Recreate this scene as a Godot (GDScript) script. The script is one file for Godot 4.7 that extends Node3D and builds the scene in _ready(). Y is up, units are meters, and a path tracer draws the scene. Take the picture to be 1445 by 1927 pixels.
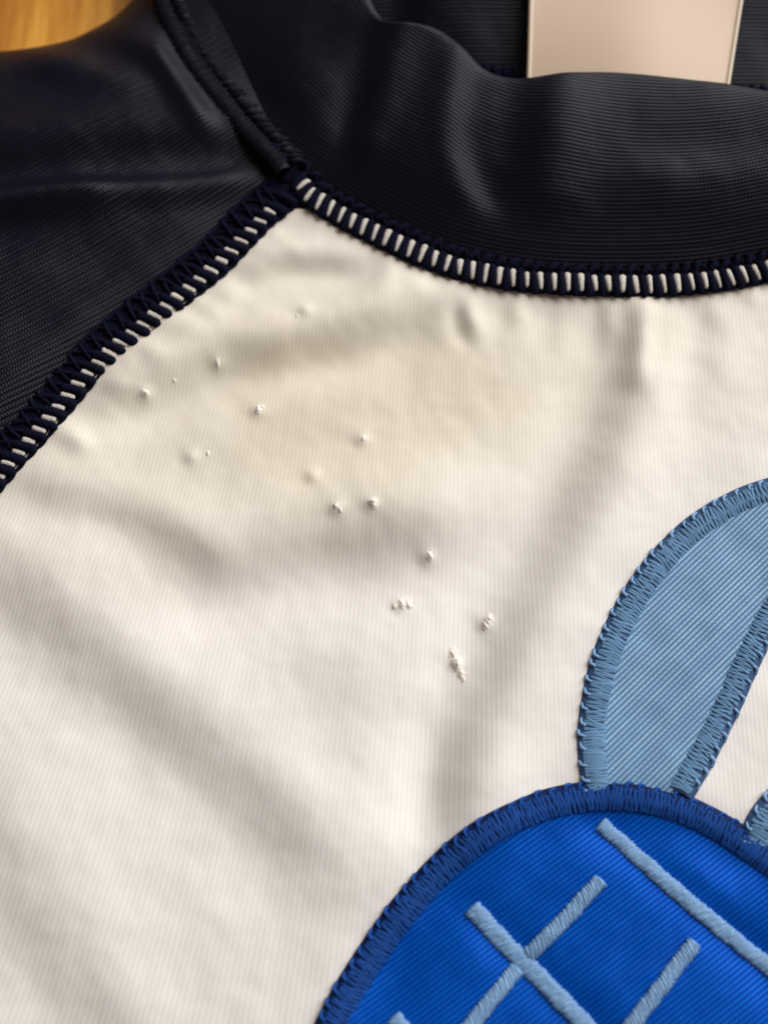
extends Node3D
# A navy and white rash guard lying on a wooden table, seen close by the neckline. Shapes are worked out in millimetres (MM turns them to metres).

const MM := 0.001
const LIT := Vector2(0.76, -0.65)      # where the window stands, seen from above

# ------------------------------------------------------------------ mesh building
class Mb:
	var v := PackedVector3Array()
	var uv := PackedVector2Array()
	var col := PackedColorArray()
	var ix := PackedInt32Array()

	# rows x cols grid of points; keep[i] == 0 leaves a point out
	func grid(p: PackedVector3Array, t: PackedVector2Array, cols: int, rows: int, keep := PackedByteArray(), flip := false) -> void:
		var o := v.size()
		v.append_array(p)
		uv.append_array(t)
		for r in rows - 1:
			for c in cols - 1:
				var a := r * cols + c
				if keep.size() and not (keep[a] and keep[a + 1] and keep[a + cols] and keep[a + cols + 1]):
					continue
				if flip:
					ix.append_array(PackedInt32Array([o + a, o + a + cols, o + a + 1, o + a + 1, o + a + cols, o + a + cols + 1]))
				else:
					ix.append_array(PackedInt32Array([o + a, o + a + 1, o + a + cols, o + a + 1, o + a + cols + 1, o + a + cols]))

	# a thread: path, radius at each point, flattening in height, round ends
	func tube(path: PackedVector3Array, rad: PackedFloat32Array, sides := 8, squash := 1.0, up := Vector3.UP, vscale := 1.0) -> void:
		var n := path.size()
		var p := PackedVector3Array()
		var t := PackedVector2Array()
		var along := 0.0
		var rings := []
		var d0 := (path[1] - path[0]).normalized()
		var d1 := (path[n - 1] - path[n - 2]).normalized()
		for e in [[1.0, 0.05], [0.8, 0.6], [0.4, 0.92]]:
			rings.append([path[0] - d0 * rad[0] * e[0], d0, rad[0] * e[1]])
		for i in n:
			rings.append([path[i], (path[mini(i + 1, n - 1)] - path[maxi(i - 1, 0)]).normalized(), rad[i]])
		for e in [[0.4, 0.92], [0.8, 0.6], [1.0, 0.05]]:
			rings.append([path[n - 1] + d1 * rad[n - 1] * e[0], d1, rad[n - 1] * e[1]])
		for i in rings.size():
			var c: Vector3 = rings[i][0]
			if i:
				along += c.distance_to(rings[i - 1][0])
			var side: Vector3 = (rings[i][1] as Vector3).cross(up).normalized()
			var over := side.cross(rings[i][1]).normalized()
			for k in sides + 1:
				var a := TAU * k / sides
				p.append(c + side * cos(a) * rings[i][2] + over * sin(a) * rings[i][2] * squash)
				t.append(Vector2(float(k) / sides, along * vscale))
		grid(p, t, sides + 1, rings.size())

	# an uneven round lump
	func lump(c: Vector3, r: Vector3, rough := 0.0, s := 0, rings := 7, sides := 10) -> void:
		var noise := FastNoiseLite.new()
		noise.seed = s
		noise.frequency = 0.9
		var p := PackedVector3Array()
		var t := PackedVector2Array()
		for i in rings + 1:
			var b := PI * i / rings
			for k in sides + 1:
				var a := TAU * (k % sides) / sides
				var d := Vector3(sin(b) * cos(a), cos(b), sin(b) * sin(a))
				p.append(c + d * r * (1.0 + rough * noise.get_noise_3dv(d * 1.6)))
				t.append(Vector2(float(k) / sides, float(i) / rings))
		grid(p, t, sides + 1, rings + 1)

	func mesh() -> ArrayMesh:
		var nrm := PackedVector3Array()
		nrm.resize(v.size())
		for i in range(0, ix.size(), 3):
			var a := v[ix[i]]
			var f := (v[ix[i + 2]] - a).cross(v[ix[i + 1]] - a)
			nrm[ix[i]] += f
			nrm[ix[i + 1]] += f
			nrm[ix[i + 2]] += f
		var out := PackedVector3Array()
		out.resize(v.size())
		for i in v.size():
			nrm[i] = nrm[i].normalized() if nrm[i].length_squared() > 1e-18 else Vector3.UP
			out[i] = v[i] * MM
		var arr := []
		arr.resize(Mesh.ARRAY_MAX)
		arr[Mesh.ARRAY_VERTEX] = out
		arr[Mesh.ARRAY_NORMAL] = nrm
		arr[Mesh.ARRAY_TEX_UV] = uv
		if col.size() == v.size():
			arr[Mesh.ARRAY_COLOR] = col
		arr[Mesh.ARRAY_INDEX] = ix
		var m := ArrayMesh.new()
		m.add_surface_from_arrays(Mesh.PRIMITIVE_TRIANGLES, arr)
		return m


# a smooth curve through points, walked by length
class Path:
	var p := PackedVector3Array()
	var l := PackedFloat32Array()

	static func smooth(c: Array, per: int) -> PackedVector3Array:
		var out := PackedVector3Array()
		for i in c.size() - 1:
			var a: Vector3 = c[maxi(i - 1, 0)]
			var d: Vector3 = c[mini(i + 2, c.size() - 1)]
			for k in per:
				out.append((c[i] as Vector3).cubic_interpolate(c[i + 1], a, d, float(k) / per))
		out.append(c[c.size() - 1])
		return out

	func _init(c: Array, per := 24) -> void:
		p = smooth(c, per)
		l.append(0.0)
		for i in range(1, p.size()):
			l.append(l[i - 1] + p[i].distance_to(p[i - 1]))

	func total() -> float:
		return l[l.size() - 1]

	func at(s: float) -> Vector3:
		var i := clampi(l.bsearch(s), 1, l.size() - 1)
		var k := (s - l[i - 1]) / maxf(l[i] - l[i - 1], 1e-6)
		return p[i - 1] + (p[i] - p[i - 1]) * k

	func dir(s: float) -> Vector3:
		return (at(s + 0.3) - at(s - 0.3)).normalized()

	func nearest(q: Vector2) -> Array:              # [distance, signed side]
		var best := 1e9
		var side := 0.0
		for i in range(0, p.size() - 1, 2):
			var a := Vector2(p[i].x, p[i].z)
			var d := a.distance_squared_to(q)
			if d < best:
				best = d
				var b := p[mini(i + 2, p.size() - 1)]
				side = (Vector2(b.x, b.z) - a).cross(q - a)
		return [sqrt(best), side]


# ------------------------------------------------------------------ folds of cloth
class Folds:
	var x0: float
	var z0: float
	var step: float
	var nx: int
	var nz: int
	var h := PackedFloat32Array()

	func _init(ax: float, az: float, bx: float, bz: float, s: float) -> void:
		x0 = ax
		z0 = az
		step = s
		nx = int((bx - ax) / s) + 1
		nz = int((bz - az) / s) + 1
		h.resize(nx * nz)

	# a slope (sym false: falls away from the window where a > 0) or a ridge (sym true) along a curve
	func crease(c: Array, w: float, a: float, sym := false, lit := LIT) -> void:
		var path := Path.new(c, 12)
		var n := maxi(2, int(path.total() / (0.6 * w)) + 1)
		var gap := path.total() / (n - 1)
		for i in n:
			var s := gap * i
			var q := path.at(s)
			var d := path.dir(s)
			var nn := Vector2(-d.z, d.x)
			if nn.dot(lit) < 0.0:
				nn = -nn
			splat(Vector2(q.x, q.z), nn, w, a * gap / (w * 2.5066), sym)

	func splat(q: Vector2, nn: Vector2, w: float, a: float, sym: bool) -> void:
		var r := 3.4 * w
		for j in range(maxi(0, int((q.y - r - z0) / step)), mini(nz, int((q.y + r - z0) / step) + 1)):
			var dz := z0 + j * step - q.y
			for i in range(maxi(0, int((q.x - r - x0) / step)), mini(nx, int((q.x + r - x0) / step) + 1)):
				var dx := x0 + i * step - q.x
				var e := a * exp(-(dx * dx + dz * dz) / (2.0 * w * w))
				h[j * nx + i] += e if sym else e * (dx * nn.x + dz * nn.y) / w

	func add_noise(freq: float, amp: float, s: int) -> void:
		var n := FastNoiseLite.new()
		n.seed = s
		n.frequency = freq
		for j in nz:
			for i in nx:
				h[j * nx + i] += amp * n.get_noise_2d(x0 + i * step, z0 + j * step)

	func at(x: float, z: float) -> float:
		var fx := clampf((x - x0) / step, 0.0, nx - 1.001)
		var fz := clampf((z - z0) / step, 0.0, nz - 1.001)
		var i := int(fx)
		var j := int(fz)
		fx -= i
		fz -= j
		var k := j * nx + i
		return lerpf(lerpf(h[k], h[k + 1], fx), lerpf(h[k + nx], h[k + nx + 1], fx), fz)


var rng := RandomNumberGenerator.new()
var shirt: Node3D
var front: Folds
var M := {}

func build(mb: Mb, called: String, mat: Material, parent: Node) -> MeshInstance3D:
	return place(mb.mesh(), called, mat, parent)

func place(m: Mesh, called: String, mat: Material, parent: Node, at := Transform3D()) -> MeshInstance3D:
	var o := MeshInstance3D.new()
	o.name = numbered(called, parent)
	o.mesh = m
	o.material_override = mat
	o.transform = at
	parent.add_child(o, true)
	return o

func numbered(called: String, parent: Node) -> String:
	if not parent.has_node(NodePath(called)):
		return called
	var k := 1
	while parent.has_node(NodePath("%s_%03d" % [called, k])):
		k += 1
	return "%s_%03d" % [called, k]

# ------------------------------------------------------------------ textures and materials
func normal_image(hgt: PackedFloat32Array, n: int, strength: float) -> ImageTexture:
	var b := PackedByteArray()
	b.resize(n * n * 3)
	for y in n:
		var yu := ((y + n - 1) % n) * n
		var yd := ((y + 1) % n) * n
		for x in n:
			var dx := (hgt[y * n + (x + 1) % n] - hgt[y * n + (x + n - 1) % n]) * strength
			var dy := (hgt[yd + x] - hgt[yu + x]) * strength
			var d := 127.5 / sqrt(dx * dx + dy * dy + 1.0)
			var k := (y * n + x) * 3
			b[k] = int(127.5 - dx * d)
			b[k + 1] = int(127.5 + dy * d)
			b[k + 2] = int(127.5 + d)
	return ImageTexture.create_from_image(Image.create_from_data(n, n, false, Image.FORMAT_RGB8, b))

func grey_image(val: PackedFloat32Array, n: int, lo: Color, hi: Color) -> ImageTexture:
	var b := PackedByteArray()
	b.resize(n * n * 3)
	for i in n * n:
		var c := lo.lerp(hi, clampf(val[i], 0.0, 1.0))
		b[i * 3] = int(c.r * 255.0)
		b[i * 3 + 1] = int(c.g * 255.0)
		b[i * 3 + 2] = int(c.b * 255.0)
	return ImageTexture.create_from_image(Image.create_from_data(n, n, false, Image.FORMAT_RGB8, b))

# warp knit: `ribs` ridges across the tile, each a chain of slanted loops
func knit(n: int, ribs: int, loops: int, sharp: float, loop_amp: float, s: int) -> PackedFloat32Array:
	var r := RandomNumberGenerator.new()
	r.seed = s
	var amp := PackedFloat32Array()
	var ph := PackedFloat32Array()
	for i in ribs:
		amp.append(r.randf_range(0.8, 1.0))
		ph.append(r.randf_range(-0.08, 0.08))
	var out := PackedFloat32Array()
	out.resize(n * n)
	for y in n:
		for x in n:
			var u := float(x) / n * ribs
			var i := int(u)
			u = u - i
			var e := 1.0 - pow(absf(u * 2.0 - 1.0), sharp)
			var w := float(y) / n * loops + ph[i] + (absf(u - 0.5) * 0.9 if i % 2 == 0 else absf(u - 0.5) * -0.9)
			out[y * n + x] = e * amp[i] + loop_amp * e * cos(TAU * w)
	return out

func stuff(c: Color, rough: float, spec := 0.5, nt: Texture2D = null, ns := 1.0, at: Texture2D = null) -> StandardMaterial3D:
	var m := StandardMaterial3D.new()
	m.albedo_color = c
	m.roughness = rough
	m.metallic_specular = spec
	if nt:
		m.normal_enabled = true
		m.normal_texture = nt
		m.normal_scale = ns
	if at:
		m.albedo_texture = at
	return m

func materials() -> void:
	var k := knit(512, 32, 40, 2.2, 0.24, 3)
	var rib := normal_image(k, 512, 2.4)
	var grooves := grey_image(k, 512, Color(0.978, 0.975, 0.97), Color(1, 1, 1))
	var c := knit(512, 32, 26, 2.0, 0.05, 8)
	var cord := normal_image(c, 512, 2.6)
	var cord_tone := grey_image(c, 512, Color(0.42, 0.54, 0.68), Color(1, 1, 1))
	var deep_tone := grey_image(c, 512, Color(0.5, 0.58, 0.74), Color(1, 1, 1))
	# twisted thread: slanted strands
	var n := 128
	var t := PackedFloat32Array()
	t.resize(n * n)
	for y in n:
		for x in n:
			t[y * n + x] = 0.5 * absf(sin(PI * (float(x) / n * 6.0 + float(y) / n * 3.0))) + 0.35 * absf(sin(PI * (float(x) / n * 17.0 + float(y) / n * 5.0)))
	var twist := normal_image(t, n, 3.0)
	M.white = stuff(Color(0.925, 0.912, 0.897), 0.55, 0.4, rib, 0.09, grooves)
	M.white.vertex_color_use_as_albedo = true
	M.navy = stuff(Color(0.052, 0.059, 0.108), 0.33, 0.27, rib, 0.4)
	M.navy_collar = stuff(Color(0.054, 0.062, 0.114), 0.39, 0.28, rib, 0.32)
	M.navy_thread = stuff(Color(0.060, 0.064, 0.135), 0.85, 0.15, twist, 0.4)
	M.roll_thread = stuff(Color(0.045, 0.050, 0.085), 0.7, 0.25, twist, 0.3)
	M.white_thread = stuff(Color(0.82, 0.80, 0.765), 0.75, 0.3, twist, 0.35)
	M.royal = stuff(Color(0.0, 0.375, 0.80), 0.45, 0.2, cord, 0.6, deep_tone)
	M.deep_thread = stuff(Color(0.09, 0.29, 0.60), 0.6, 0.25, twist, 0.5)
	M.deep_dark = stuff(Color(0.04, 0.13, 0.32), 0.7, 0.25)
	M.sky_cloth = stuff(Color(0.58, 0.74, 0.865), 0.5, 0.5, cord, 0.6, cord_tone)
	M.sky_thread = stuff(Color(0.46, 0.62, 0.79), 0.42, 0.45, twist, 0.5)
	M.dusk_thread = stuff(Color(0.41, 0.575, 0.735), 0.6, 0.3, twist, 0.5)
	M.dusk_dark = stuff(Color(0.19, 0.31, 0.48), 0.6, 0.4)
	M.label = stuff(Color(0.87, 0.775, 0.685), 0.40, 0.5, cord, 0.12)
	M.label_edge = stuff(Color(0.86, 0.80, 0.72), 0.6, 0.4)
	M.pill = stuff(Color(0.905, 0.88, 0.845), 0.9, 0.2)
	for m in [M.deep_thread, M.dusk_thread]:
		m.vertex_color_use_as_albedo = true
	M.royal.metallic = 0.2
	# table: honey coloured wood, grain along z
	var grain := FastNoiseLite.new()
	grain.seed = 5
	grain.frequency = 0.02
	var fine := FastNoiseLite.new()
	fine.seed = 9
	fine.frequency = 0.11
	var g := PackedFloat32Array()
	g.resize(512 * 512)
	for y in 512:
		for x in 512:
			g[y * 512 + x] = 0.5 + 0.8 * grain.get_noise_2d(x * 1.6, y * 0.22) + 0.35 * fine.get_noise_2d(x * 1.4, y * 0.12)
	M.wood = stuff(Color.WHITE, 0.35, 0.5, null, 1.0, grey_image(g, 512, Color(0.68, 0.42, 0.13), Color(0.95, 0.71, 0.31)))

# ------------------------------------------------------------------ stitches
# places a mesh at length s of a seam: X along it, Z across it (to the right hand of its direction), turned by `slant`
func frame(path: Path, s: float, lift := 0.0, slant := 0.0) -> Transform3D:
	var d := path.dir(s)
	d.y = 0.0
	d = d.normalized()
	var b := Basis(d, Vector3.UP, d.cross(Vector3.UP))
	b = b * Basis(Vector3.UP, slant)
	return Transform3D(b, (path.at(s) + Vector3(0, lift, 0)) * MM)

func jitter(x: Transform3D, size := 0.06, turn := 0.05) -> Transform3D:
	x.basis = x.basis * Basis(Vector3.UP, rng.randf_range(-turn, turn)) * Basis.from_scale(Vector3(1.0 + rng.randf_range(-size, size) * 1.6, 1.0 + rng.randf_range(-size, size), 1.0 + rng.randf_range(-size, size)))
	return x

# a thread laid over a round seam, from z0 to z1 across
func over_thread(z0: float, z1: float, bulge: float, half: float, r0: float, r1: float, lean := 0.0) -> ArrayMesh:
	var mb := Mb.new()
	var p := PackedVector3Array()
	var r := PackedFloat32Array()
	for i in 11:
		var t := i / 10.0
		var z := lerpf(z0, z1, t)
		p.append(Vector3(lean * (t - 0.5) + rng.randf_range(-0.03, 0.03), bulge * sqrt(maxf(0.0, 1.0 - z * z / (half * half))), z))
		r.append(lerpf(r0, r1, t) * rng.randf_range(0.95, 1.05))
	mb.tube(p, r, 10, 0.9, Vector3.UP, 0.4)
	return mb.mesh()

func loop_thread(pts: Array, r: float, squash := 0.9, taper := 1.0) -> ArrayMesh:
	var mb := Mb.new()
	var p := Path.smooth(pts, 5)
	var rad := PackedFloat32Array()
	for i in p.size():
		rad.append(r * lerpf(1.0, taper, float(i) / (p.size() - 1)) * rng.randf_range(0.93, 1.07))
	mb.tube(p, rad, 8, squash, Vector3.UP, 0.4)
	return mb.mesh()

# a half round strip along a curve, under or beside the stitches
func strip(path: Path, from: float, to: float, half: float, high: float, off := 0.0, wave := 0.0, pitch := 1.0, lift := 0.0) -> Mb:
	var mb := Mb.new()
	var p := PackedVector3Array()
	var t := PackedVector2Array()
	var n := int((to - from) / 0.3) + 2
	for i in n:
		var s := lerpf(from, to, float(i) / (n - 1))
		var f := frame(path, s)
		for k in 9:
			var a := PI * (k / 8.0)
			var w := half + wave * absf(sin(PI * s / pitch))
			p.append(f.origin / MM + f.basis.z * (off - cos(a) * w) + Vector3(0, sin(a) * high + lift, 0))
			t.append(Vector2(k / 8.0, s * 0.4))
	mb.grid(p, t, 9, n)
	return mb

func seam_part(called: String, mb: Mb, mat: Material, label := "") -> MeshInstance3D:
	var o := build(mb, called, mat, shirt)
	if label:
		o.set_meta("label", label)
	return o

func _ready() -> void:
	rng.seed = 77
	# ---------------------------------------------------------------- camera
	var cam := Camera3D.new()
	cam.name = "camera"
	add_child(cam)
	cam.position = Vector3(0.00000, 0.17330, 0.05795)
	cam.look_at(Vector3(0.0, 0.005, 0.0), Vector3.UP)
	var lens := CameraAttributesPhysical.new()
	lens.frustum_focal_length = 32.0955
	lens.frustum_near = 0.01
	lens.frustum_far = 20.0
	lens.frustum_focus_distance = 0.1755
	lens.exposure_aperture = 9.0
	cam.attributes = lens
	cam.fov = 41.0
	cam.near = 0.01
	cam.far = 20.0
	# ---------------------------------------------------------------- light: a window to the back right, a dim room
	var e := Environment.new()
	e.background_mode = Environment.BG_COLOR
	e.background_color = Color(0.42, 0.372, 0.34)
	e.tonemap_mode = Environment.TONE_MAPPER_LINEAR
	e.tonemap_exposure = 1.0
	e.sdfgi_enabled = true
	e.ssao_enabled = true
	e.ssil_enabled = true
	var we := WorldEnvironment.new()
	we.name = "room_air"
	we.environment = e
	add_child(we)
	var win := AreaLight3D.new()
	win.name = "window_light"
	win.area_size = Vector2(1.5, 1.2)
	win.light_color = Color(1.0, 0.99, 0.98)
	win.light_energy = 2.72
	win.area_range = 6.0
	win.shadow_enabled = true
	add_child(win)
	win.position = Vector3(LIT.x * 0.95, 0.68, LIT.y * 0.95)
	win.look_at(Vector3(0, 0.005, 0), Vector3.UP)

	materials()
	table()
	shirt = Node3D.new()
	shirt.name = "rash_guard"
	shirt.set_meta("label", "navy and white rash guard with blue fruit patch, lying on the wooden table")
	shirt.set_meta("category", "shirt")
	add_child(shirt)
	make_folds()
	front_panel()
	sleeve()
	collar()
	neckline_seam()
	raglan_seam()
	collar_seam()
	leaf_patches()
	fruit_patch()
	pills()

func table() -> void:
	var mb := Mb.new()
	var a := 600.0
	var prof := [Vector2(0.0, -25.0), Vector2(0.0, -3.0), Vector2(0.9, -0.9), Vector2(3.0, 0.0)]
	var p := PackedVector3Array()
	var t := PackedVector2Array()
	for q in prof:
		for c in [Vector2(-1, -1), Vector2(1, -1), Vector2(1, 1), Vector2(-1, 1), Vector2(-1, -1)]:
			var w: Vector2 = c * (a - q.x)
			p.append(Vector3(w.x + 60.0, q.y, w.y - 40.0))
			t.append(Vector2(w.x, w.y) / 160.0)
	mb.grid(p, t, 5, 4, PackedByteArray(), true)
	for y in [0.0, -25.0]:
		var k := a - (3.0 if y == 0.0 else 0.0)
		var top := PackedVector3Array()
		var tt := PackedVector2Array()
		for c in [Vector2(-1, -1), Vector2(1, -1), Vector2(-1, 1), Vector2(1, 1)]:
			top.append(Vector3(c.x * k + 60.0, y, c.y * k - 40.0))
			tt.append(c * k / 160.0)
		mb.grid(top, tt, 2, 2, PackedByteArray(), y < 0.0)
	var tab := Node3D.new()
	tab.name = "wooden_table"
	tab.set_meta("label", "honey coloured wooden table top under the rash guard")
	tab.set_meta("category", "table")
	add_child(tab)
	build(mb, "tabletop", M.wood, tab)

const NECK := [Vector3(-15.71, 5.40, -53.62), Vector3(-13.75, 5.40, -51.00), Vector3(-11.75, 5.40, -48.83), Vector3(-10.44, 5.40, -46.76), Vector3(-7.27, 5.40, -44.44), Vector3(-3.97, 5.40, -42.32), Vector3(-0.56, 5.40, -40.38), Vector3(2.84, 5.40, -38.53), Vector3(6.44, 5.40, -36.87), Vector3(10.09, 5.40, -35.38), Vector3(16.65, 5.40, -33.81), Vector3(23.21, 5.40, -33.07), Vector3(31.23, 5.40, -32.74), Vector3(37.07, 5.40, -32.66), Vector3(42.21, 5.40, -32.99), Vector3(47.39, 5.40, -33.73), Vector3(52.99, 5.40, -34.96), Vector3(60.18, 5.40, -37.12), Vector3(71.04, 5.40, -41.73), Vector3(80.64, 5.40, -46.84), Vector3(93.84, 5.40, -54.68)]
const RAGLAN := [Vector3(-13.07, 5.20, -46.79), Vector3(-15.12, 5.20, -44.82), Vector3(-16.94, 5.20, -43.12), Vector3(-19.65, 5.20, -39.65), Vector3(-22.76, 5.20, -35.98), Vector3(-25.93, 5.20, -32.85), Vector3(-29.28, 5.20, -29.75), Vector3(-32.74, 5.20, -26.52), Vector3(-36.08, 5.20, -23.33), Vector3(-39.16, 5.20, -20.02), Vector3(-42.02, 5.20, -16.20), Vector3(-44.51, 5.20, -12.59), Vector3(-47.04, 5.20, -9.17), Vector3(-49.68, 5.20, -5.79), Vector3(-54.59, 5.20, 0.91), Vector3(-61.66, 5.20, 11.25)]
const ROLL := [Vector3(-39.84, 6.90, -112.29), Vector3(-36.46, 6.90, -93.83), Vector3(-33.53, 6.90, -81.13), Vector3(-31.51, 6.90, -75.44), Vector3(-29.18, 6.90, -70.59), Vector3(-26.26, 6.90, -65.63), Vector3(-22.70, 6.90, -60.76), Vector3(-19.06, 6.90, -56.13), Vector3(-15.78, 6.90, -52.28), Vector3(-14.00, 6.90, -49.76)]
var neck: Path
var raglan: Path
var roll: Path

func make_folds() -> void:
	neck = Path.new(NECK)
	raglan = Path.new(RAGLAN)
	roll = Path.new(ROLL)
	front = Folds.new(-78.0, -62.0, 112.0, 142.0, 0.4)
	# the long folds of the lower left
	front.crease([Vector3(-54.73, 5.00, 6.96), Vector3(-46.12, 5.00, 11.90), Vector3(-36.80, 5.00, 19.48), Vector3(-27.77, 5.00, 26.52), Vector3(-19.62, 5.00, 33.37), Vector3(-12.95, 5.00, 40.36), Vector3(-7.11, 5.00, 46.55)], 5.0, 1.35)
	front.crease([Vector3(-50.56, 5.00, 35.30), Vector3(-44.50, 5.00, 45.32), Vector3(-39.44, 5.00, 53.19), Vector3(-31.93, 5.00, 63.10), Vector3(-26.00, 5.00, 70.98)], 5.2, 1.05)
	front.crease([Vector3(-46.75, 5.00, -3.57), Vector3(-41.03, 5.00, -1.35), Vector3(-34.01, 5.00, 0.11), Vector3(-26.94, 5.00, 3.38), Vector3(-21.95, 5.00, 8.03)], 2.8, 0.75)
	front.crease([Vector3(-26.66, 5.00, 9.09), Vector3(-18.58, 5.00, 6.96), Vector3(-11.13, 5.00, 4.82), Vector3(-1.54, 5.00, 4.10), Vector3(5.31, 5.00, 4.10), Vector3(10.87, 5.00, 0.47)], 5.0, 2.2)
	front.crease([Vector3(-34.28, 5.00, -15.67), Vector3(-28.04, 5.00, -18.78), Vector3(-21.73, 5.00, -21.92), Vector3(-11.71, 5.00, -23.51), Vector3(-3.07, 5.00, -25.50), Vector3(4.91, 5.00, -28.72)], 3.3, 2.1)
	front.crease([Vector3(-17.82, 5.00, -34.85), Vector3(-11.97, 5.00, -36.51), Vector3(-3.87, 5.00, -36.10)], 1.9, 0.95)
	front.crease([Vector3(33.66, 5.00, -23.11), Vector3(30.23, 5.00, -12.98), Vector3(25.08, 5.00, -0.99), Vector3(19.87, 5.00, 9.09), Vector3(14.51, 5.00, 18.80), Vector3(10.28, 5.00, 30.13), Vector3(7.84, 5.00, 40.36)], 4.3, 2.5)
	front.crease([Vector3(8.34, 5.00, 28.82), Vector3(7.73, 5.00, 34.66), Vector3(6.88, 5.00, 40.36)], 2.6, 0.5)
	# the puckered patch
	front.crease([Vector3(25.98, 5.00, 39.61), Vector3(32.15, 5.00, 45.32), Vector3(38.67, 5.00, 51.09), Vector3(45.66, 5.00, 56.73), Vector3(53.65, 5.00, 62.82)], 2.0, -0.7, true)
	front.crease([Vector3(10.27, 5.00, 49.35), Vector3(14.78, 5.00, 54.14), Vector3(19.57, 5.00, 58.84), Vector3(24.26, 5.00, 63.67), Vector3(30.57, 5.00, 69.87)], 2.0, -0.65, true)
	front.crease([Vector3(-1.38, 5.00, 59.65), Vector3(4.85, 5.00, 51.39), Vector3(12.54, 5.00, 44.09), Vector3(20.31, 5.00, 40.36), Vector3(26.78, 5.00, 39.10), Vector3(33.15, 5.00, 39.73), Vector3(39.36, 5.00, 42.23), Vector3(45.40, 5.00, 45.94)], 2.4, -0.9, true)
	# gathers under the neckline
	front.crease([Vector3(10.60, 5.00, -29.93), Vector3(10.85, 5.00, -27.51), Vector3(11.74, 5.00, -25.10)], 1.2, 0.8)
	front.crease([Vector3(16.59, 5.00, -30.34), Vector3(16.86, 5.00, -27.10)], 1.2, 0.3)
	front.crease([Vector3(23.86, 5.00, -29.93), Vector3(23.28, 5.00, -24.70)], 1.6, 0.35)
	front.crease([Vector3(29.71, 5.00, -30.34), Vector3(29.82, 5.00, -25.50)], 1.3, 0.35)
	front.crease([Vector3(35.69, 5.00, -30.34), Vector3(34.83, 5.00, -24.70), Vector3(33.73, 5.00, -18.39)], 1.2, 0.85, true)
	front.crease([Vector3(45.08, 5.00, -31.16), Vector3(44.16, 5.00, -23.90), Vector3(41.71, 5.00, -15.28)], 2.6, 0.6)
	front.crease([Vector3(-2.37, 5.00, -31.16), Vector3(2.75, 5.00, -32.79), Vector3(7.85, 5.00, -31.16)], 1.8, 0.4, true)
	# short pulls along the two seams
	for i in 15:
		var s := lerpf(6.0, raglan.total() - 25.0, (i + rng.randf_range(-0.3, 0.3)) / 15.0)
		var f := frame(raglan, s, 0.0, rng.randf_range(-0.3, 0.5))
		var a := f.origin / MM
		front.crease([a - f.basis.z * 1.0, a - f.basis.z * rng.randf_range(4.0, 8.0)], rng.randf_range(0.9, 1.5), rng.randf_range(0.15, 0.4), true)
	for i in 14:
		var s := lerpf(8.0, neck.total() - 20.0, (i + rng.randf_range(-0.3, 0.3)) / 14.0)
		var f := frame(neck, s, 0.0, rng.randf_range(-0.3, 0.3))
		var a := f.origin / MM
		front.crease([a + f.basis.z * 1.0, a + f.basis.z * rng.randf_range(3.0, 7.0)], rng.randf_range(0.8, 1.3), rng.randf_range(0.12, 0.35), true)
	front.add_noise(0.035, 0.5, 4)
	front.add_noise(0.11, 0.06, 6)
	# little dents where the snags pull
	for q in [Vector3(-31.85, 5.00, -16.60), Vector3(-16.84, 5.00, -14.36), Vector3(-2.85, 5.00, -10.08), Vector3(-6.05, 5.00, -0.11), Vector3(-1.56, 5.00, -0.62), Vector3(5.70, 5.00, 6.03), Vector3(2.13, 5.00, 12.39), Vector3(12.87, 5.00, 14.68), Vector3(9.09, 5.00, 19.82), Vector3(-22.43, 5.00, -21.29), Vector3(-25.39, 5.00, -7.67), Vector3(-9.23, 5.00, -4.68), Vector3(-10.72, 5.00, -28.72)]:
		front.splat(Vector2(q.x, q.z), LIT, 0.55, 0.22, true)
		front.splat(Vector2(q.x - 0.6, q.z + 0.2), LIT, 0.8, 0.14, false)
		front.splat(Vector2(q.x - 0.9, q.z + 0.3), LIT, 1.6, 0.13, false)

func lie(x: float, z: float) -> float:
	return 5.0 + front.at(x, z)

# cloth with folds over a grid, kept where `inside` is true
func sheet(x0: float, z0: float, x1: float, z1: float, step: float, inside: Callable, lift: float, turn: float, tile: float, fan := 0.0, tinted := false) -> Mb:
	var mb := Mb.new()
	var nx := int((x1 - x0) / step) + 1
	var nz := int((z1 - z0) / step) + 1
	var p := PackedVector3Array()
	var t := PackedVector2Array()
	var keep := PackedByteArray()
	var tint_noise := FastNoiseLite.new()
	tint_noise.seed = 21
	tint_noise.frequency = 0.03
	for j in nz:
		for i in nx:
			var x := x0 + i * step
			var z := z0 + j * step
			p.append(Vector3(x, lie(x, z) + lift, z))
			var k := fan * clampf((20.0 - x) / 60.0, 0.0, 1.2)
			t.append(Vector2((x * cos(turn) + z * sin(turn) + k * z) / tile, (z * cos(turn) - x * sin(turn)) / tile))
			keep.append(1 if inside.call(x, z) else 0)
			if tinted:
				var spot := exp(-(pow((x + 4.0) / 26.0, 2) + pow((z + 13.0) / 14.0, 2))) * (0.7 + 0.9 * tint_noise.get_noise_2d(x, z))
				var toward_collar := smoothstep(22.0, -22.0, z + 0.25 * x + 9.0 * tint_noise.get_noise_2d(x * 0.5 + 90.0, z * 0.5))
				mb.col.append(Color(1, 1, 1).lerp(Color(0.92, 0.875, 0.75), clampf(spot * 0.8 + toward_collar * 0.6, 0.0, 1.0)))  # blends to cream: a patch mid panel, and more towards the collar
	mb.grid(p, t, nx, nz, keep)
	return mb

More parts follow.
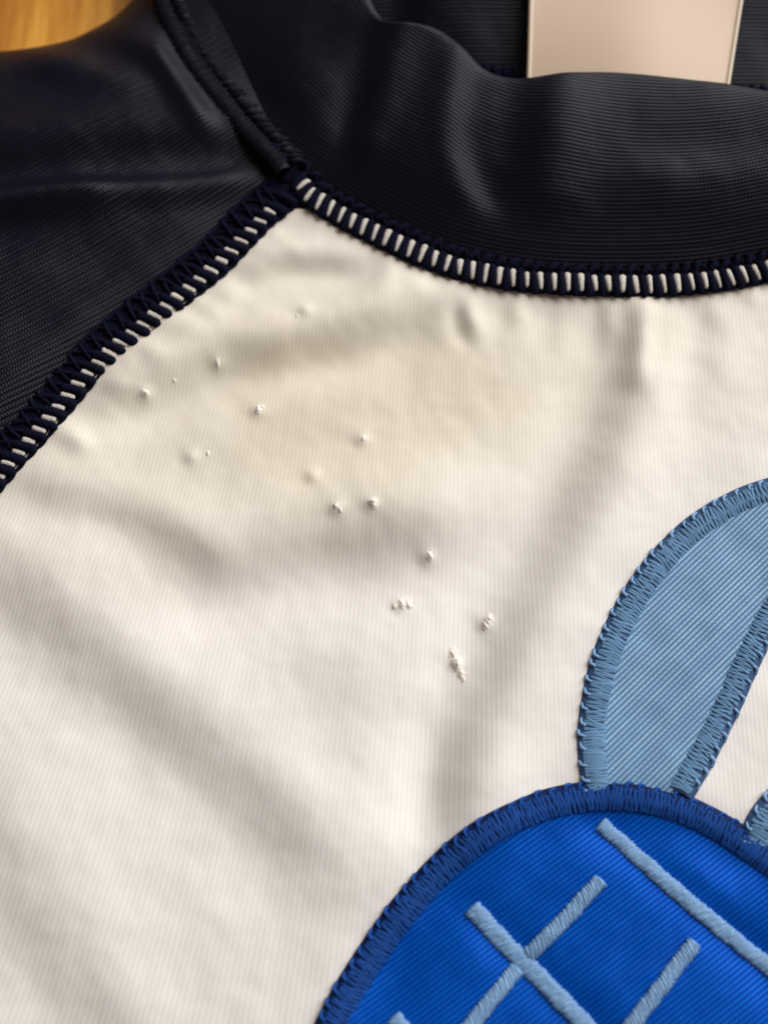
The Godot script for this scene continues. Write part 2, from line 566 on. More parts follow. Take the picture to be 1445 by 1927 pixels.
func front_panel() -> void:
	var neck_line := PackedVector2Array()
	for i in range(0, neck.p.size(), 4):
		neck_line.append(Vector2(neck.p[i].x, neck.p[i].z))
	var outline := PackedVector2Array([Vector2(111, 141), Vector2(-77, 141)])
	for i in range(raglan.p.size() - 1, -1, -4):
		outline.append(Vector2(raglan.p[i].x, raglan.p[i].z))
	for q in neck_line:
		if q.x > outline[outline.size() - 1].x:
			outline.append(q)
	var inside := func(x: float, z: float) -> bool: return Geometry2D.is_point_in_polygon(Vector2(x, z), outline)
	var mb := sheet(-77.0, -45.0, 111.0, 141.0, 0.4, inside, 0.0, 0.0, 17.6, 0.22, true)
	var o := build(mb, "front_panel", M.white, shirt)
	o.set_meta("label", "white ribbed knit front panel with folds, pills and a faint yellow tint, stronger towards the collar")
	# the back of the shirt underneath
	var back := sheet(-76.0, -42.0, 110.0, 140.0, 1.0, inside, -4.0, 0.0, 17.6)
	for i in back.v.size():
		back.v[i].y = 1.0
	build(back, "back_panel", M.navy, shirt)

func sleeve() -> void:
	var folds := Folds.new(-110.0, -110.0, 0.0, 60.0, 0.6)
	folds.crease([Vector3(-62.29, 6.00, -41.37), Vector3(-53.53, 6.00, -42.64), Vector3(-38.88, 6.00, -45.10), Vector3(-27.81, 6.00, -47.15), Vector3(-16.69, 6.00, -49.91)], 1.5, 1.5, true)
	folds.crease([Vector3(-65.25, 6.00, -41.37), Vector3(-53.53, 6.00, -42.64), Vector3(-46.22, 6.00, -43.91), Vector3(-38.88, 6.00, -45.10)], 2.2, 1.6, true)
	folds.crease([Vector3(-32.02, 6.00, -70.54), Vector3(-28.63, 6.00, -64.57), Vector3(-24.51, 6.00, -57.82)], 1.5, -1.0, false, Vector2(1, 0))
	folds.crease([Vector3(-58.70, 6.00, -49.91), Vector3(-43.13, 6.00, -52.53), Vector3(-29.66, 6.00, -54.28), Vector3(-19.86, 6.00, -55.16)], 3.4, 1.6)
	folds.crease([Vector3(-59.19, 6.00, -25.80), Vector3(-48.08, 6.00, -30.63), Vector3(-38.41, 6.00, -38.02), Vector3(-29.14, 6.00, -43.91)], 4.0, 0.9)
	folds.crease([Vector3(-51.58, 6.00, -72.40), Vector3(-47.33, 6.00, -67.77), Vector3(-40.16, 6.00, -64.57), Vector3(-35.52, 6.00, -64.11)], 2.6, 1.2, true)
	folds.crease([Vector3(-34.40, 6.00, -71.47), Vector3(-30.24, 6.00, -65.94), Vector3(-25.31, 6.00, -58.71)], 1.8, 0.7, true)
	folds.crease([Vector3(-40.80, 6.00, -74.27), Vector3(-37.78, 6.00, -69.61), Vector3(-34.96, 6.00, -67.77)], 2.4, 0.8)
	folds.add_noise(0.03, 0.6, 12)
	var top: PackedVector3Array = Path.smooth([Vector3(-32.52, 0.00, -94.46), Vector3(-35.11, 0.00, -88.90), Vector3(-37.58, 0.00, -84.71), Vector3(-41.14, 0.00, -80.38), Vector3(-44.76, 0.00, -77.66), Vector3(-47.70, 0.00, -76.01), Vector3(-52.42, 0.00, -74.67), Vector3(-57.98, 0.00, -73.90), Vector3(-65.91, 0.00, -73.04), Vector3(-78.64, 0.00, -72.28)], 16)
	var low: PackedVector3Array = Path.smooth([Vector3(-12.21, 5.40, -49.00), Vector3(-13.86, 5.40, -45.98), Vector3(-16.76, 5.40, -42.83), Vector3(-19.63, 5.40, -39.54), Vector3(-24.21, 5.40, -34.22), Vector3(-29.24, 5.40, -29.48), Vector3(-34.33, 5.40, -24.74), Vector3(-41.97, 5.40, -16.11), Vector3(-50.26, 5.40, -5.05), Vector3(-61.59, 5.40, 11.31)], 16)
	var cols := top.size()
	var rows := 110
	var p := PackedVector3Array()
	var t := PackedVector2Array()
	for r in rows:
		var k := float(r) / (rows - 1)
		k = k * k * 0.6 + k * 0.4
		for c in cols:
			var q := top[c].lerp(low[c], k)
			var w := top[c].distance_to(low[c]) * k        # mm from the folded edge
			var round_edge := sqrt(1.0 - pow(1.0 - clampf(w / 9.0, 0.0, 1.0), 2.0))
			q.y = 0.2 + round_edge * (4.7 + (3.2 * sin(PI * k) + 0.06 * clampf(-30.0 - q.x, -15.0, 40.0)) * smoothstep(1.5, 9.0, top[c].distance_to(low[c]) * (1.0 - k))) + folds.at(q.x, q.z) * clampf(w / 9.0, 0.0, 1.0) * clampf((1.0 - k) * 5.0, 0.0, 1.0)
			p.append(q)
			var a := 0.66 - 0.2 * (1.0 - k)
			t.append(Vector2((q.x * sin(a) + q.z * cos(a)) / 17.6, (q.x * cos(a) - q.z * sin(a)) / 17.6))
	# the underside of the sleeve, back from the folded edge
	var mb := Mb.new()
	mb.grid(p, t, cols, rows, PackedByteArray(), true)
	var under := PackedVector3Array()
	var ut := PackedVector2Array()
	for r in 3:
		for c in cols:
			var q := top[c].lerp(low[c], r * 0.5)
			q.y = 0.2 if r == 0 else 0.35
			under.append(q)
			ut.append(Vector2(q.x, q.z) / 17.6)
	mb.grid(under, ut, cols, 3)
	var cloth := build(mb, "sleeve", M.navy, shirt)
	cloth.set_meta("label", "navy sleeve falling away to the table")

func collar() -> void:
	var folds := Folds.new(-70.0, -130.0, 90.0, -10.0, 0.6)
	folds.crease([Vector3(-23.22, 8.00, -69.46), Vector3(-19.19, 8.00, -63.55), Vector3(-12.16, 8.00, -54.24)], 1.8, 0.5, false, Vector2(1, -0.4))
	folds.crease([Vector3(1.71, 11.00, -73.07), Vector3(-0.56, 11.00, -65.80), Vector3(-2.41, 11.00, -58.71), Vector3(-4.96, 11.00, -51.78)], 2.4, 1.7, false, Vector2(1, 0.0))
	folds.crease([Vector3(11.84, 11.00, -65.80), Vector3(10.81, 11.00, -58.71), Vector3(10.24, 11.00, -51.78), Vector3(13.20, 11.00, -43.35)], 2.0, -1.1, false, Vector2(1, 0.0))
	folds.crease([Vector3(21.49, 11.00, -62.23), Vector3(20.46, 11.00, -54.36), Vector3(19.05, 11.00, -45.01)], 4.2, 3.4, false, Vector2(1, 0.0))
	folds.crease([Vector3(-13.83, 11.00, -70.32), Vector3(-11.40, 11.00, -62.23), Vector3(-7.55, 11.00, -53.50)], 3.2, 0.9, true)
	folds.crease([Vector3(33.44, 11.00, -49.22), Vector3(42.15, 11.00, -48.38), Vector3(52.81, 11.00, -49.22)], 3.0, -0.9, false, Vector2(0, -1))
	folds.add_noise(0.04, 0.6, 31)
	var low: PackedVector3Array = Path.smooth([Vector3(-41.08, 5.20, -114.03), Vector3(-36.27, 5.20, -95.38), Vector3(-33.61, 5.20, -83.52), Vector3(-31.57, 5.20, -77.75), Vector3(-28.70, 5.20, -72.09), Vector3(-24.12, 5.20, -64.70), Vector3(-19.28, 5.20, -58.37), Vector3(-14.57, 5.20, -53.05), Vector3(-9.21, 5.20, -48.69), Vector3(-2.42, 5.20, -43.97), Vector3(5.73, 5.20, -39.32), Vector3(13.07, 5.20, -36.81), Vector3(21.85, 5.20, -35.32), Vector3(31.39, 5.20, -34.99), Vector3(41.69, 5.20, -35.32), Vector3(49.88, 5.20, -36.65), Vector3(55.92, 5.20, -38.15), Vector3(69.00, 5.20, -42.69), Vector3(80.22, 5.20, -48.69)], 14)
	var top: PackedVector3Array = Path.smooth([Vector3(-6.52, 14.00, -105.03), Vector3(-5.22, 14.00, -91.19), Vector3(-4.14, 14.00, -80.75), Vector3(-3.04, 14.00, -74.28), Vector3(-1.23, 14.00, -71.01), Vector3(0.93, 14.00, -69.57), Vector3(3.91, 14.00, -69.03), Vector3(6.66, 14.00, -68.13), Vector3(9.44, 14.00, -65.64), Vector3(13.06, 14.00, -61.93), Vector3(17.43, 14.00, -60.27), Vector3(24.76, 14.00, -60.10), Vector3(32.12, 14.00, -60.45), Vector3(41.58, 14.00, -59.40), Vector3(49.55, 14.00, -58.28), Vector3(55.27, 14.00, -56.89), Vector3(60.88, 14.00, -54.84), Vector3(69.30, 14.00, -52.28), Vector3(77.03, 14.00, -50.59)], 14)
	var cols := low.size()
	var rows := 74
	var p := PackedVector3Array()
	var t := PackedVector2Array()
	var along := 0.0
	for r in rows:
		along = 0.0
		for c in cols:
			var a := low[c]
			var b := top[c]
			var out := Vector3(b.x - a.x, 0, b.z - a.z).normalized()
			var wide := a.distance_to(b)
			if c:
				along += (a.distance_to(low[c - 1]) + b.distance_to(top[c - 1])) * 0.5
			var q: Vector3
			var up := 0.0
			if r < 56:
				var k := r / 55.0
				q = a.lerp(b, k)
				var ease := 1.0 - pow(1.0 - k, lerpf(1.1, 1.7, smoothstep(0.38, 0.52, float(c) / cols)))
				q.y = lerpf(a.y, b.y, ease)
				q.y += folds.at(q.x, q.z) * smoothstep(0.1, 0.35, k) * lerpf(1.0, 0.45, k)
				up = wide * k
			else:
				# over the folded top edge and down inside
				var f := (r - 55) / 18.0
				var ang := minf(f * 3.2, 1.0) * PI * 0.62
				q = b + out * (1.5 * sin(ang)) + Vector3(0, -1.5 * (1.0 - cos(ang)), 0)
				if f > 0.3125:
					q += (out * -0.15 + Vector3(0, -1.0, 0)) * (f - 0.3125) * 12.0
				q.y += folds.at(b.x, b.z) * 0.45
				up = wide + f * 14.0
			p.append(q)
			t.append(Vector2(up / 17.6, along / 17.6))
	var mb := Mb.new()
	mb.grid(p, t, cols, rows, PackedByteArray(), true)
	build(mb, "collar", M.navy_collar, shirt).set_meta("label", "navy standing collar band, rumpled")
	# the far side of the neck, seen from inside
	var bl: PackedVector3Array = Path.smooth([Vector3(-12.84, 5.00, -78.87), Vector3(-3.34, 5.00, -75.07), Vector3(4.50, 5.00, -72.06), Vector3(13.03, 5.00, -68.89), Vector3(21.51, 5.00, -66.68), Vector3(36.93, 5.00, -65.48), Vector3(52.32, 5.00, -64.48), Vector3(67.60, 5.00, -63.02), Vector3(82.70, 5.00, -60.76)], 12)
	var bu: PackedVector3Array = Path.smooth([Vector3(-9.58, 15.00, -101.01), Vector3(-3.32, 15.00, -100.02), Vector3(4.48, 15.00, -99.52), Vector3(13.05, 15.00, -99.03), Vector3(21.62, 15.00, -99.03), Vector3(37.20, 15.00, -99.03), Vector3(52.83, 15.00, -99.52), Vector3(68.48, 15.00, -100.02), Vector3(84.22, 15.00, -101.01)], 12)
	var ripple := Folds.new(-70.0, -160.0, 100.0, -30.0, 0.8)
	ripple.crease([Vector3(6.09, 8.00, -84.04), Vector3(3.66, 8.00, -72.69), Vector3(2.87, 8.00, -67.18)], 3.0, 1.4)
	ripple.crease([Vector3(13.95, 8.00, -84.04), Vector3(12.15, 8.00, -72.69), Vector3(13.57, 8.00, -67.18)], 3.0, 1.0, true)
	ripple.add_noise(0.04, 0.7, 44)
	p = PackedVector3Array()
	t = PackedVector2Array()
	for r in 46:
		var k := (r - 8) / 37.0
		for c in bl.size():
			var q := bl[c].lerp(bu[c], k)
			if k < 0.0:
				q = bl[c] + Vector3(0, k * 14.0, -k * 10.0)
			q.y += ripple.at(q.x, q.z) * 0.8
			p.append(q)
			t.append(Vector2(q.z / 17.6, q.x / 17.6))
	mb = Mb.new()
	mb.grid(p, t, bl.size(), 46, PackedByteArray(), true)
	var inner := build(mb, "collar_back", M.navy_collar, shirt)
	inner.set_meta("label", "inside of the back of the navy collar")
	var row := Path.new([Vector3(-9.62, 5.80, -76.89), Vector3(-3.32, 5.80, -74.24), Vector3(4.47, 5.80, -71.16), Vector3(12.96, 5.80, -68.20), Vector3(21.40, 5.80, -66.08), Vector3(36.75, 5.80, -64.80), Vector3(52.07, 5.80, -63.89), Vector3(67.28, 5.80, -62.44), Vector3(80.81, 5.80, -60.46)])
	var kinds := [loop_thread([Vector3(-0.4, 0.1, -0.8), Vector3(0.0, 0.5, 0.0), Vector3(0.4, 0.1, 0.8)], 0.5), loop_thread([Vector3(-0.3, 0.1, -0.9), Vector3(0.1, 0.45, 0.0), Vector3(0.3, 0.1, 0.7)], 0.55)]
	var s := 0.5
	var back_seam := seam_part("back_neck_seam", strip(row, 0.0, row.total(), 1.2, 0.4), M.navy_thread)
	while s < row.total():
		place(kinds[rng.randi() % 2], "stitch", M.navy_thread, back_seam, jitter(frame(row, s)))
		s += 1.5
	neck_label()

func neck_label() -> void:
	var bl: PackedVector3Array = Path.smooth([Vector3(20.55, 7.20, -60.90), Vector3(30.16, 7.20, -60.19), Vector3(39.22, 7.20, -59.56), Vector3(48.10, 7.20, -58.76)], 10)
	var bu: PackedVector3Array = Path.smooth([Vector3(21.84, 16.50, -96.56), Vector3(33.72, 16.50, -96.76), Vector3(45.30, 16.50, -97.05), Vector3(55.37, 16.50, -97.54)], 10)
	var mb := Mb.new()
	for side in 2:
		var p := PackedVector3Array()
		var t := PackedVector2Array()
		for r in 30:
			for c in bl.size():
				var k := r / 29.0
				var q := bl[c].lerp(bu[c], k)
				q.y += 0.9 * pow(sin(PI * c / (bl.size() - 1.0)), 2.0) + 0.5 * sin(k * 5.0 + c * 0.08) - side * 0.35
				p.append(q)
				t.append(Vector2(q.z, q.x) / 9.0)
		mb.grid(p, t, bl.size(), 30, PackedByteArray(), side == 0)
	var o := build(mb, "neck_label", M.label, shirt)
	o.set_meta("label", "plain beige satin label sewn inside the collar")
	for c in [0, bl.size() - 1]:
		var q := PackedVector3Array()
		var rad := PackedFloat32Array()
		for r in 30:
			var k := r / 29.0
			var w := bl[c].lerp(bu[c], k)
			w.y += 0.5 * sin(k * 5.0 + c * 0.08) - 0.1
			q.append(w)
			rad.append(0.35)
		var edge := Mb.new()
		edge.tube(q, rad, 6)
		build(edge, "woven_edge", M.label_edge, o)

func neckline_seam() -> void:
	var total := neck.total()
	var seam := seam_part("neckline_seam", strip(neck, 0.0, total, 1.35, 0.62), M.navy_thread, "neckline seam of navy and white coverstitch")
	var navy := []
	var white := []
	var knots := []
	for i in 4:
		navy.append(over_thread(-1.25, 1.4, 0.78, 1.75, rng.randf_range(0.5, 0.58), rng.randf_range(0.54, 0.62), rng.randf_range(-0.1, 0.15)))
		white.append(over_thread(-0.9, 0.95, 0.66, 1.75, rng.randf_range(0.44, 0.54), rng.randf_range(0.26, 0.38), rng.randf_range(-0.1, 0.15)))
		knots.append(loop_thread([Vector3(-0.5, 0.25, -1.45), Vector3(-0.25, 0.8, -1.8), Vector3(0.2, 0.85, -2.4), Vector3(0.55, 0.3, -2.9)], rng.randf_range(0.46, 0.58), 0.95, 0.8))
	var cross := loop_thread([Vector3(0.6, 0.3, -1.6), Vector3(0.15, 0.65, -2.2), Vector3(-0.5, 0.35, -3.0)], 0.28)
	var pitch := 1.86
	var s := 0.3
	var i := 0
	while s < total - 1.0:
		var slant := lerpf(0.27, 0.06, clampf(s / 45.0, 0.0, 1.0))
		var f := frame(neck, s, 0.0, slant)
		if s < 3.6:
			place(over_thread(-1.4, 1.1, 1.2, 1.9, 0.75, 0.75), "stitch", M.navy_thread, seam, jitter(frame(neck, s, 0.5)))
		else:
			place(navy[rng.randi() % 4], "stitch", M.navy_thread, seam, jitter(f))
		place(knots[rng.randi() % 4], "knot", M.navy_thread, seam, jitter(frame(neck, s + 0.4), 0.08, 0.12))
		place(cross, "cross_thread", M.navy_thread, seam, jitter(frame(neck, s + 0.9), 0.08, 0.15))
		if s > 4.2:
			var x := jitter(frame(neck, s + pitch * 0.5, 0.0, slant), 0.1, 0.05)
			place(white[rng.randi() % 4], "white_stitch", M.white_thread, seam, x)
		s += pitch * rng.randf_range(0.97, 1.03)
		i += 1
	build(strip(neck, 3.6, total, 0.14, 0.38, 1.4, 0.22, pitch), "edge_thread", M.navy_thread, seam)

func raglan_seam() -> void:
	var total := raglan.total()
	var seam := seam_part("raglan_seam", strip(raglan, -1.0, total, 2.5, 0.5, 1.5), M.navy_thread, "raglan seam of navy flat stitches with short white gaps")
	# walking down the seam, +Z points to the sleeve
	var navy := []
	var white := []
	var nets := []
	for i in 4:
		navy.append(over_thread(-1.15, 1.2, 0.62, 2.2, rng.randf_range(0.62, 0.7), rng.randf_range(0.62, 0.72), 0.0))
		white.append(over_thread(-0.6, 0.7, 0.52, 2.2, rng.randf_range(0.3, 0.4), rng.randf_range(0.4, 0.5), 0.0))
		nets.append(loop_thread([Vector3(-0.1, 0.5, 1.0), Vector3(0.25, 0.75, 2.2), Vector3(0.9, 0.5, 3.6), Vector3(1.2, 0.2, 4.1)], rng.randf_range(0.26, 0.34)))
		nets.append(loop_thread([Vector3(0.2, 0.5, 1.0), Vector3(-0.3, 0.8, 2.4), Vector3(-0.9, 0.45, 3.7), Vector3(-1.1, 0.2, 4.2)], rng.randf_range(0.26, 0.34)))
	var pitch := 2.02
	var s := 0.8
	while s < total - 1.0:
		var slant := 0.36
		place(navy[rng.randi() % 4], "stitch", M.navy_thread, seam, jitter(frame(raglan, s, 0.0, slant)))
		if s > 1.5:
			place(white[rng.randi() % 4], "white_stitch", M.white_thread, seam, jitter(frame(raglan, s + pitch * 0.5, 0.0, slant), 0.12))
		place(nets[rng.randi() % 4 * 2], "loop", M.navy_thread, seam, jitter(frame(raglan, s, 0.0, slant * 0.5), 0.08, 0.12))
		place(nets[rng.randi() % 4 * 2 + 1], "loop", M.navy_thread, seam, jitter(frame(raglan, s + pitch * 0.5, 0.0, slant * 0.5), 0.08, 0.12))
		s += pitch * rng.randf_range(0.97, 1.03)
	build(strip(raglan, 0.0, total, 0.16, 0.42, -1.4, 0.22, pitch), "edge_thread", M.navy_thread, seam)
	build(strip(raglan, 0.0, total, 0.36, 0.55, 4.2, 0.1, pitch), "edge_thread", M.navy_thread, seam)

func collar_seam() -> void:
	var total := roll.total()
	var body := strip(roll, 0.0, total, 1.25, 1.05)
	var second := strip(roll, 0.0, total, 1.0, 0.7, -2.3)
	body.grid(second.v, second.uv, 9, second.v.size() / 9)
	var seam := seam_part("collar_seam", body, M.navy, "double rolled navy seam between the sleeve and the collar")
	var wraps := []
	var beads := []
	for i in 4:
		wraps.append(over_thread(-1.1, 1.1, 0.98, 1.35, rng.randf_range(0.2, 0.27), rng.randf_range(0.2, 0.27), rng.randf_range(0.5, 0.8)))
		beads.append(loop_thread([Vector3(-0.3, 0.2, -1.4), Vector3(-0.15, 0.6, -1.8), Vector3(0.1, 0.72, -2.3), Vector3(0.3, 0.55, -2.8), Vector3(0.4, 0.1, -3.3)], rng.randf_range(0.22, 0.32)))
	var s := 0.3
	while s < total - 0.6:
		place(wraps[rng.randi() % 4], "stitch", M.roll_thread, seam, jitter(frame(roll, s, 0.08)))
		place(beads[rng.randi() % 4], "knot", M.roll_thread, seam, jitter(frame(roll, s + 0.3, 0.05), 0.08, 0.12))
		s += rng.randf_range(0.58, 0.74)

# ------------------------------------------------------------------ sewn-on patches
func on_cloth(c: Array, lift := 0.0) -> Path:
	var path := Path.new(c)
	for i in path.p.size():
		path.p[i].y = lie(path.p[i].x, path.p[i].z) + lift
	return path

func polygon(path: Path) -> PackedVector2Array:
	var out := PackedVector2Array()
	for i in range(0, path.p.size(), 3):
		out.append(Vector2(path.p[i].x, path.p[i].z))
	return out

# a border of zigzag threads on a raised ribbon along a path; +Z is the inner side when inner = 1
func border(path: Path, half: float, inner: float, pitch: float, thread: Material, dark: Material, parent: Node, dense_to := -1.0, loop_mat: Material = null) -> void:
	var total := path.total()
	var tape := strip(path, 0.0, total, half, 0.6)
	build(tape, "border_tape", dark, parent)
	var mb := Mb.new()
	var s := 0.2
	var flip := 1.0
	while s < total:
		var dense := s < dense_to
		var f := frame(path, s)
		var p := PackedVector3Array()
		var r := PackedFloat32Array()
		var skew := (0.06 if dense else 0.2) * flip + rng.randf_range(-0.2, 0.2)
		var out := rng.randf_range(0.38, 0.6) if not dense else 0.6
		var reach := rng.randf_range(0.9, 1.0)
		var thick := rng.randf_range(0.13, 0.21)
		for i in 6:
			var t := i / 5.0
			var z := lerpf(-out, reach, t) * half * inner
			var w := z / half
			p.append(f.origin / MM + f.basis.z * z + f.basis.x * (skew * (t - 0.5) * 2.0 + 0.06 * sin(t * 5.0 + s)) + Vector3(0, 0.66 * sqrt(maxf(0.0, 1.02 - w * w)), 0))
			r.append(thick * rng.randf_range(0.92, 1.05))
		mb.tube(p, r, 6, 0.55, Vector3.UP, 0.6)
		var tone := rng.randf_range(0.72, 1.0)
		while mb.col.size() < mb.v.size():
			mb.col.append(Color(tone, tone, tone))
		flip = -flip
		s += pitch * rng.randf_range(0.7, 1.3) * (0.72 if dense else 1.0)
	var z := build(mb, "zigzag_threads", thread, parent)
	z.set_meta("kind", "stuff")
	var loops := []
	for i in 3:
		loops.append(loop_thread([Vector3(-0.35, 0.6, -0.55 * half * inner), Vector3(-0.2, 0.55, -0.8 * half * inner), Vector3(0.1, 0.36, -0.86 * half * inner), Vector3(0.42, 0.18, -0.88 * half * inner)], rng.randf_range(0.19, 0.26)))
	s = 0.4
	while s < total:
		place(loops[rng.randi() % 3], "edge_loop", loop_mat if loop_mat else thread, parent, jitter(frame(path, s), 0.1, 0.15))
		s += 1.75 * rng.randf_range(0.75, 1.25)

func patch(called: String, outline: Path, mat: Material, turn: float, lift: float, label: String) -> MeshInstance3D:
	var poly := polygon(outline)
	var lo := Vector2(1e9, 1e9)
	var hi := -lo
	for q in poly:
		lo = lo.min(q)
		hi = hi.max(q)
	var inside := func(x: float, z: float) -> bool: return Geometry2D.is_point_in_polygon(Vector2(x, z), poly)
	var mb := sheet(lo.x, lo.y, minf(hi.x, 110.0), minf(hi.y, 140.0), 0.4, inside, lift, turn, 17.6)
	var o := build(mb, called, mat, shirt)
	o.set_meta("label", label)
	return o

func leaf_patches() -> void:
	var left := [Vector3(25.78, 5.00, 35.93), Vector3(25.42, 5.00, 30.13), Vector3(26.24, 5.00, 24.19), Vector3(28.00, 5.00, 18.46), Vector3(30.85, 5.00, 12.95), Vector3(34.71, 5.00, 7.53), Vector3(39.70, 5.00, 2.65), Vector3(45.50, 5.00, -0.99), Vector3(51.23, 5.00, -3.05), Vector3(58.30, 5.00, -4.31)]
	var right := [Vector3(58.30, 5.00, -4.31), Vector3(56.54, 5.00, 2.65), Vector3(53.29, 5.00, 7.67), Vector3(49.00, 5.00, 13.64), Vector3(45.69, 5.00, 19.14), Vector3(42.69, 5.00, 24.86), Vector3(39.27, 5.00, 30.78), Vector3(35.84, 5.00, 36.06)]
	var whole := left.slice(0, left.size() - 1) + right + [left[0]]
	var o := patch("leaf_patch", on_cloth(whole), M.sky_cloth, 0.83, 0.45, "pale blue ribbed leaf patch with dusty blue zigzag border")
	border(on_cloth(left, 0.1), 1.75, 1.0, 0.27, M.dusk_thread, M.dusk_dark, o, 7.0, M.sky_thread)
	border(on_cloth(right, 0.1), 1.75, 1.0, 0.27, M.dusk_thread, M.dusk_dark, o, -1.0, M.sky_thread)
	# the next leaf, mostly out of the picture
	var l2 := [Vector3(44.14, 5.00, 42.23), Vector3(45.47, 5.00, 39.42), Vector3(48.18, 5.00, 36.57), Vector3(52.31, 5.00, 34.01), Vector3(57.63, 5.00, 32.73), Vector3(62.75, 5.00, 33.37)]
	var r2 := [Vector3(62.75, 5.00, 33.37), Vector3(58.91, 5.00, 38.47), Vector3(53.31, 5.00, 42.85), Vector3(47.93, 5.00, 45.94)]
	var second := patch("leaf_patch", on_cloth(l2.slice(0, l2.size() - 1) + r2 + [l2[0]]), M.sky_cloth, 0.5, 0.45, "small corner of a second pale blue leaf patch")
	border(on_cloth(l2, 0.1), 1.75, 1.0, 0.27, M.dusk_thread, M.dusk_dark, second, -1.0, M.sky_thread)
	border(on_cloth(r2, 0.1), 1.75, 1.0, 0.27, M.dusk_thread, M.dusk_dark, second, -1.0, M.sky_thread)

func fruit_patch() -> void:
	var edge := [Vector3(-9.72, 5.00, 73.18), Vector3(-8.03, 5.00, 67.07), Vector3(-5.55, 5.00, 61.38), Vector3(-2.02, 5.00, 55.56), Vector3(2.67, 5.00, 49.29), Vector3(8.10, 5.00, 43.78), Vector3(13.93, 5.00, 39.73), Vector3(20.44, 5.00, 37.21), Vector3(26.92, 5.00, 36.38), Vector3(33.32, 5.00, 37.08), Vector3(38.95, 5.00, 39.29), Vector3(44.40, 5.00, 42.85), Vector3(49.64, 5.00, 47.77), Vector3(54.58, 5.00, 54.37), Vector3(57.42, 5.00, 61.96), Vector3(58.29, 5.00, 69.87), Vector3(57.16, 5.00, 79.13)]
	var corner := [Vector3(56.96, 5.00, 80.73), Vector3(-9.57, 5.00, 80.73)]
	var o := patch("fruit_patch", on_cloth(edge + corner + [edge[0]]), M.royal, 0.97, 0.7, "royal blue fruit patch with embroidered pale blue cross lines")
	border(on_cloth(edge, 0.3), 1.8, 1.0, 0.26, M.deep_thread, M.deep_dark, o, -1.0, M.deep_thread)
	for b in [[[Vector3(25.98, 5.00, 39.61), Vector3(32.15, 5.00, 45.32), Vector3(38.67, 5.00, 51.09), Vector3(45.66, 5.00, 56.73), Vector3(53.65, 5.00, 62.82)], 1.1], [[Vector3(10.27, 5.00, 49.35), Vector3(14.78, 5.00, 54.14), Vector3(19.57, 5.00, 58.84), Vector3(24.26, 5.00, 63.67), Vector3(30.57, 5.00, 69.87)], 1.2], [[Vector3(25.77, 5.00, 46.24), Vector3(22.13, 5.00, 49.89), Vector3(18.55, 5.00, 53.30), Vector3(16.62, 5.00, 54.97)], 1.0], [[Vector3(15.65, 5.00, 56.14), Vector3(12.14, 5.00, 60.00), Vector3(8.38, 5.00, 64.24), Vector3(4.07, 5.00, 69.31)], 1.0], [[Vector3(36.37, 5.00, 53.30), Vector3(32.60, 5.00, 57.61), Vector3(27.97, 5.00, 62.82), Vector3(22.17, 5.00, 69.31)], 1.0], [[Vector3(0.95, 5.00, 61.50), Vector3(4.71, 5.00, 65.94), Vector3(8.28, 5.00, 69.87)], 1.1]]:
		satin_line(b[0], b[1], o)

# a raised line of close satin stitches
func satin_line(c: Array, half: float, parent: Node) -> void:
	var path := on_cloth(c, 0.75)
	var total := path.total()
	var mb := Mb.new()
	var p := PackedVector3Array()
	var t := PackedVector2Array()
	var n := int(total / 0.075) + 2
	var sides := 16
	var ph := rng.randf() * 10.0
	var noise := FastNoiseLite.new()
	noise.seed = int(ph * 100.0)
	noise.frequency = 0.35
	for i in n:
		var s := total * i / (n - 1)
		var f := frame(path, s)
		var cap := sqrt(clampf(minf(s, total - s) / 0.2, 0.02, 1.0))
		for k in sides + 1:
			var a := PI * k / sides
			var w := -cos(a)
			var ridge := absf(sin(PI * ((s + w * 0.35) / 0.42 + noise.get_noise_1d(s * 3.0) * 0.8)))
			var g := (0.78 + 0.2 * ridge + 0.14 * noise.get_noise_2d(s, w * 2.0)) * cap
			p.append(f.origin / MM + f.basis.z * w * half * g + Vector3(0, pow(sin(a), 0.7) * 0.62 * g, 0))
			t.append(Vector2(float(k) / sides, s))
	mb.grid(p, t, sides + 1, n)
	build(mb, "embroidered_line", M.sky_thread, parent)

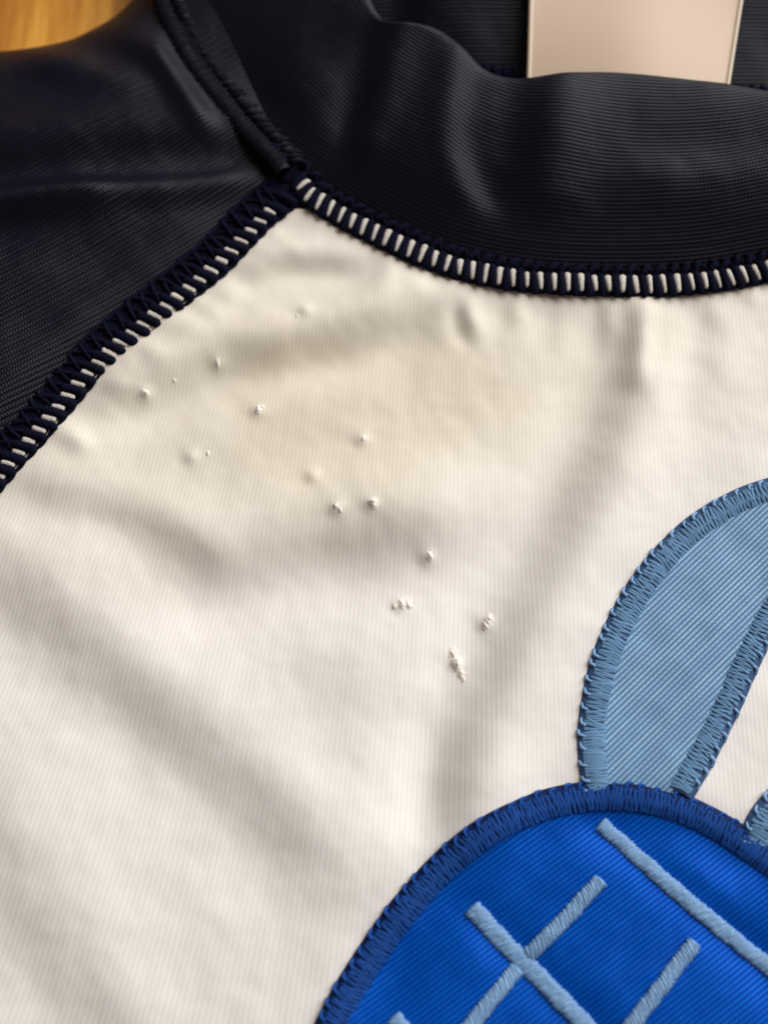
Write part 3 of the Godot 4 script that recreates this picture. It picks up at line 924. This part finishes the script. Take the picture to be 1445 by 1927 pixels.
func pills() -> void:
	var panel := shirt.get_node("front_panel")
	var spots := [Vector3(-31.85, 5.00, -16.67), Vector3(-28.18, 5.00, -18.70), Vector3(-16.77, 5.00, -14.51), Vector3(-16.22, 5.00, -14.97), Vector3(-1.42, 5.00, -0.69), Vector3(-6.26, 5.00, -0.40), Vector3(-5.70, 5.00, 0.18), Vector3(5.91, 5.00, 5.96), Vector3(1.32, 5.00, 12.46), Vector3(2.26, 5.00, 12.18), Vector3(3.21, 5.00, 12.32), Vector3(13.29, 5.00, 13.99), Vector3(12.87, 5.00, 14.96), Vector3(8.78, 5.00, 18.53), Vector3(9.15, 5.00, 19.75), Vector3(9.66, 5.00, 21.10), Vector3(9.91, 5.00, 21.91), Vector3(-22.42, 5.00, -21.21), Vector3(-2.71, 5.00, -10.16), Vector3(-23.17, 5.00, -8.19), Vector3(-11.79, 5.00, -27.75)]
	var sizes := [0.62, 0.34, 0.5, 0.35, 0.72, 0.45, 0.36, 0.5, 0.42, 0.5, 0.55, 0.7, 0.5, 0.7, 0.8, 0.6, 0.35, 0.4, 0.36, 0.36, 0.3]
	var long := [1.0, 1.2, 1.8, 1.0, 1.1, 1.2, 1.6, 1.5, 1.5, 1.7, 1.5, 1.3, 1.5, 1.3, 1.6, 1.3, 1.8, 2.0, 1.7, 1.6, 1.5]
	for i in spots.size():
		var q: Vector3 = spots[i]
		var r: float = sizes[i] * 0.95
		# a low fuzzy nub whose rim dips into the knit
		var lumps := FastNoiseLite.new()
		lumps.seed = i * 5 + 2
		lumps.frequency = 1.1
		var mb := Mb.new()
		var p := PackedVector3Array()
		var t := PackedVector2Array()
		var turn := rng.randf_range(-0.3, 0.5)
		for j in 10:
			for k in 21:
				var a := TAU * (k % 20) / 20.0
				var e := j / 9.0
				var d := Vector2(cos(a), sin(a) * long[i]) * r * 1.35 * e * (1.0 + 0.5 * lumps.get_noise_2d(cos(a) * 1.2 + i * 9.0, sin(a) * 1.2))
				d = d.rotated(turn)
				var high := r * 0.46 * exp(-3.2 * e * e) * (1.0 + 0.9 * lumps.get_noise_2d(d.x * 1.6, d.y * 1.6)) - 0.05 * e
				p.append(Vector3(d.x, lie(q.x + d.x, q.z + d.y) - lie(q.x, q.z) + high, d.y))
				t.append(d / 17.6)
		mb.grid(p, t, 21, 10)
		place(mb.mesh(), "pill", M.pill, panel, Transform3D(Basis(), Vector3(q.x, lie(q.x, q.z), q.z) * MM))
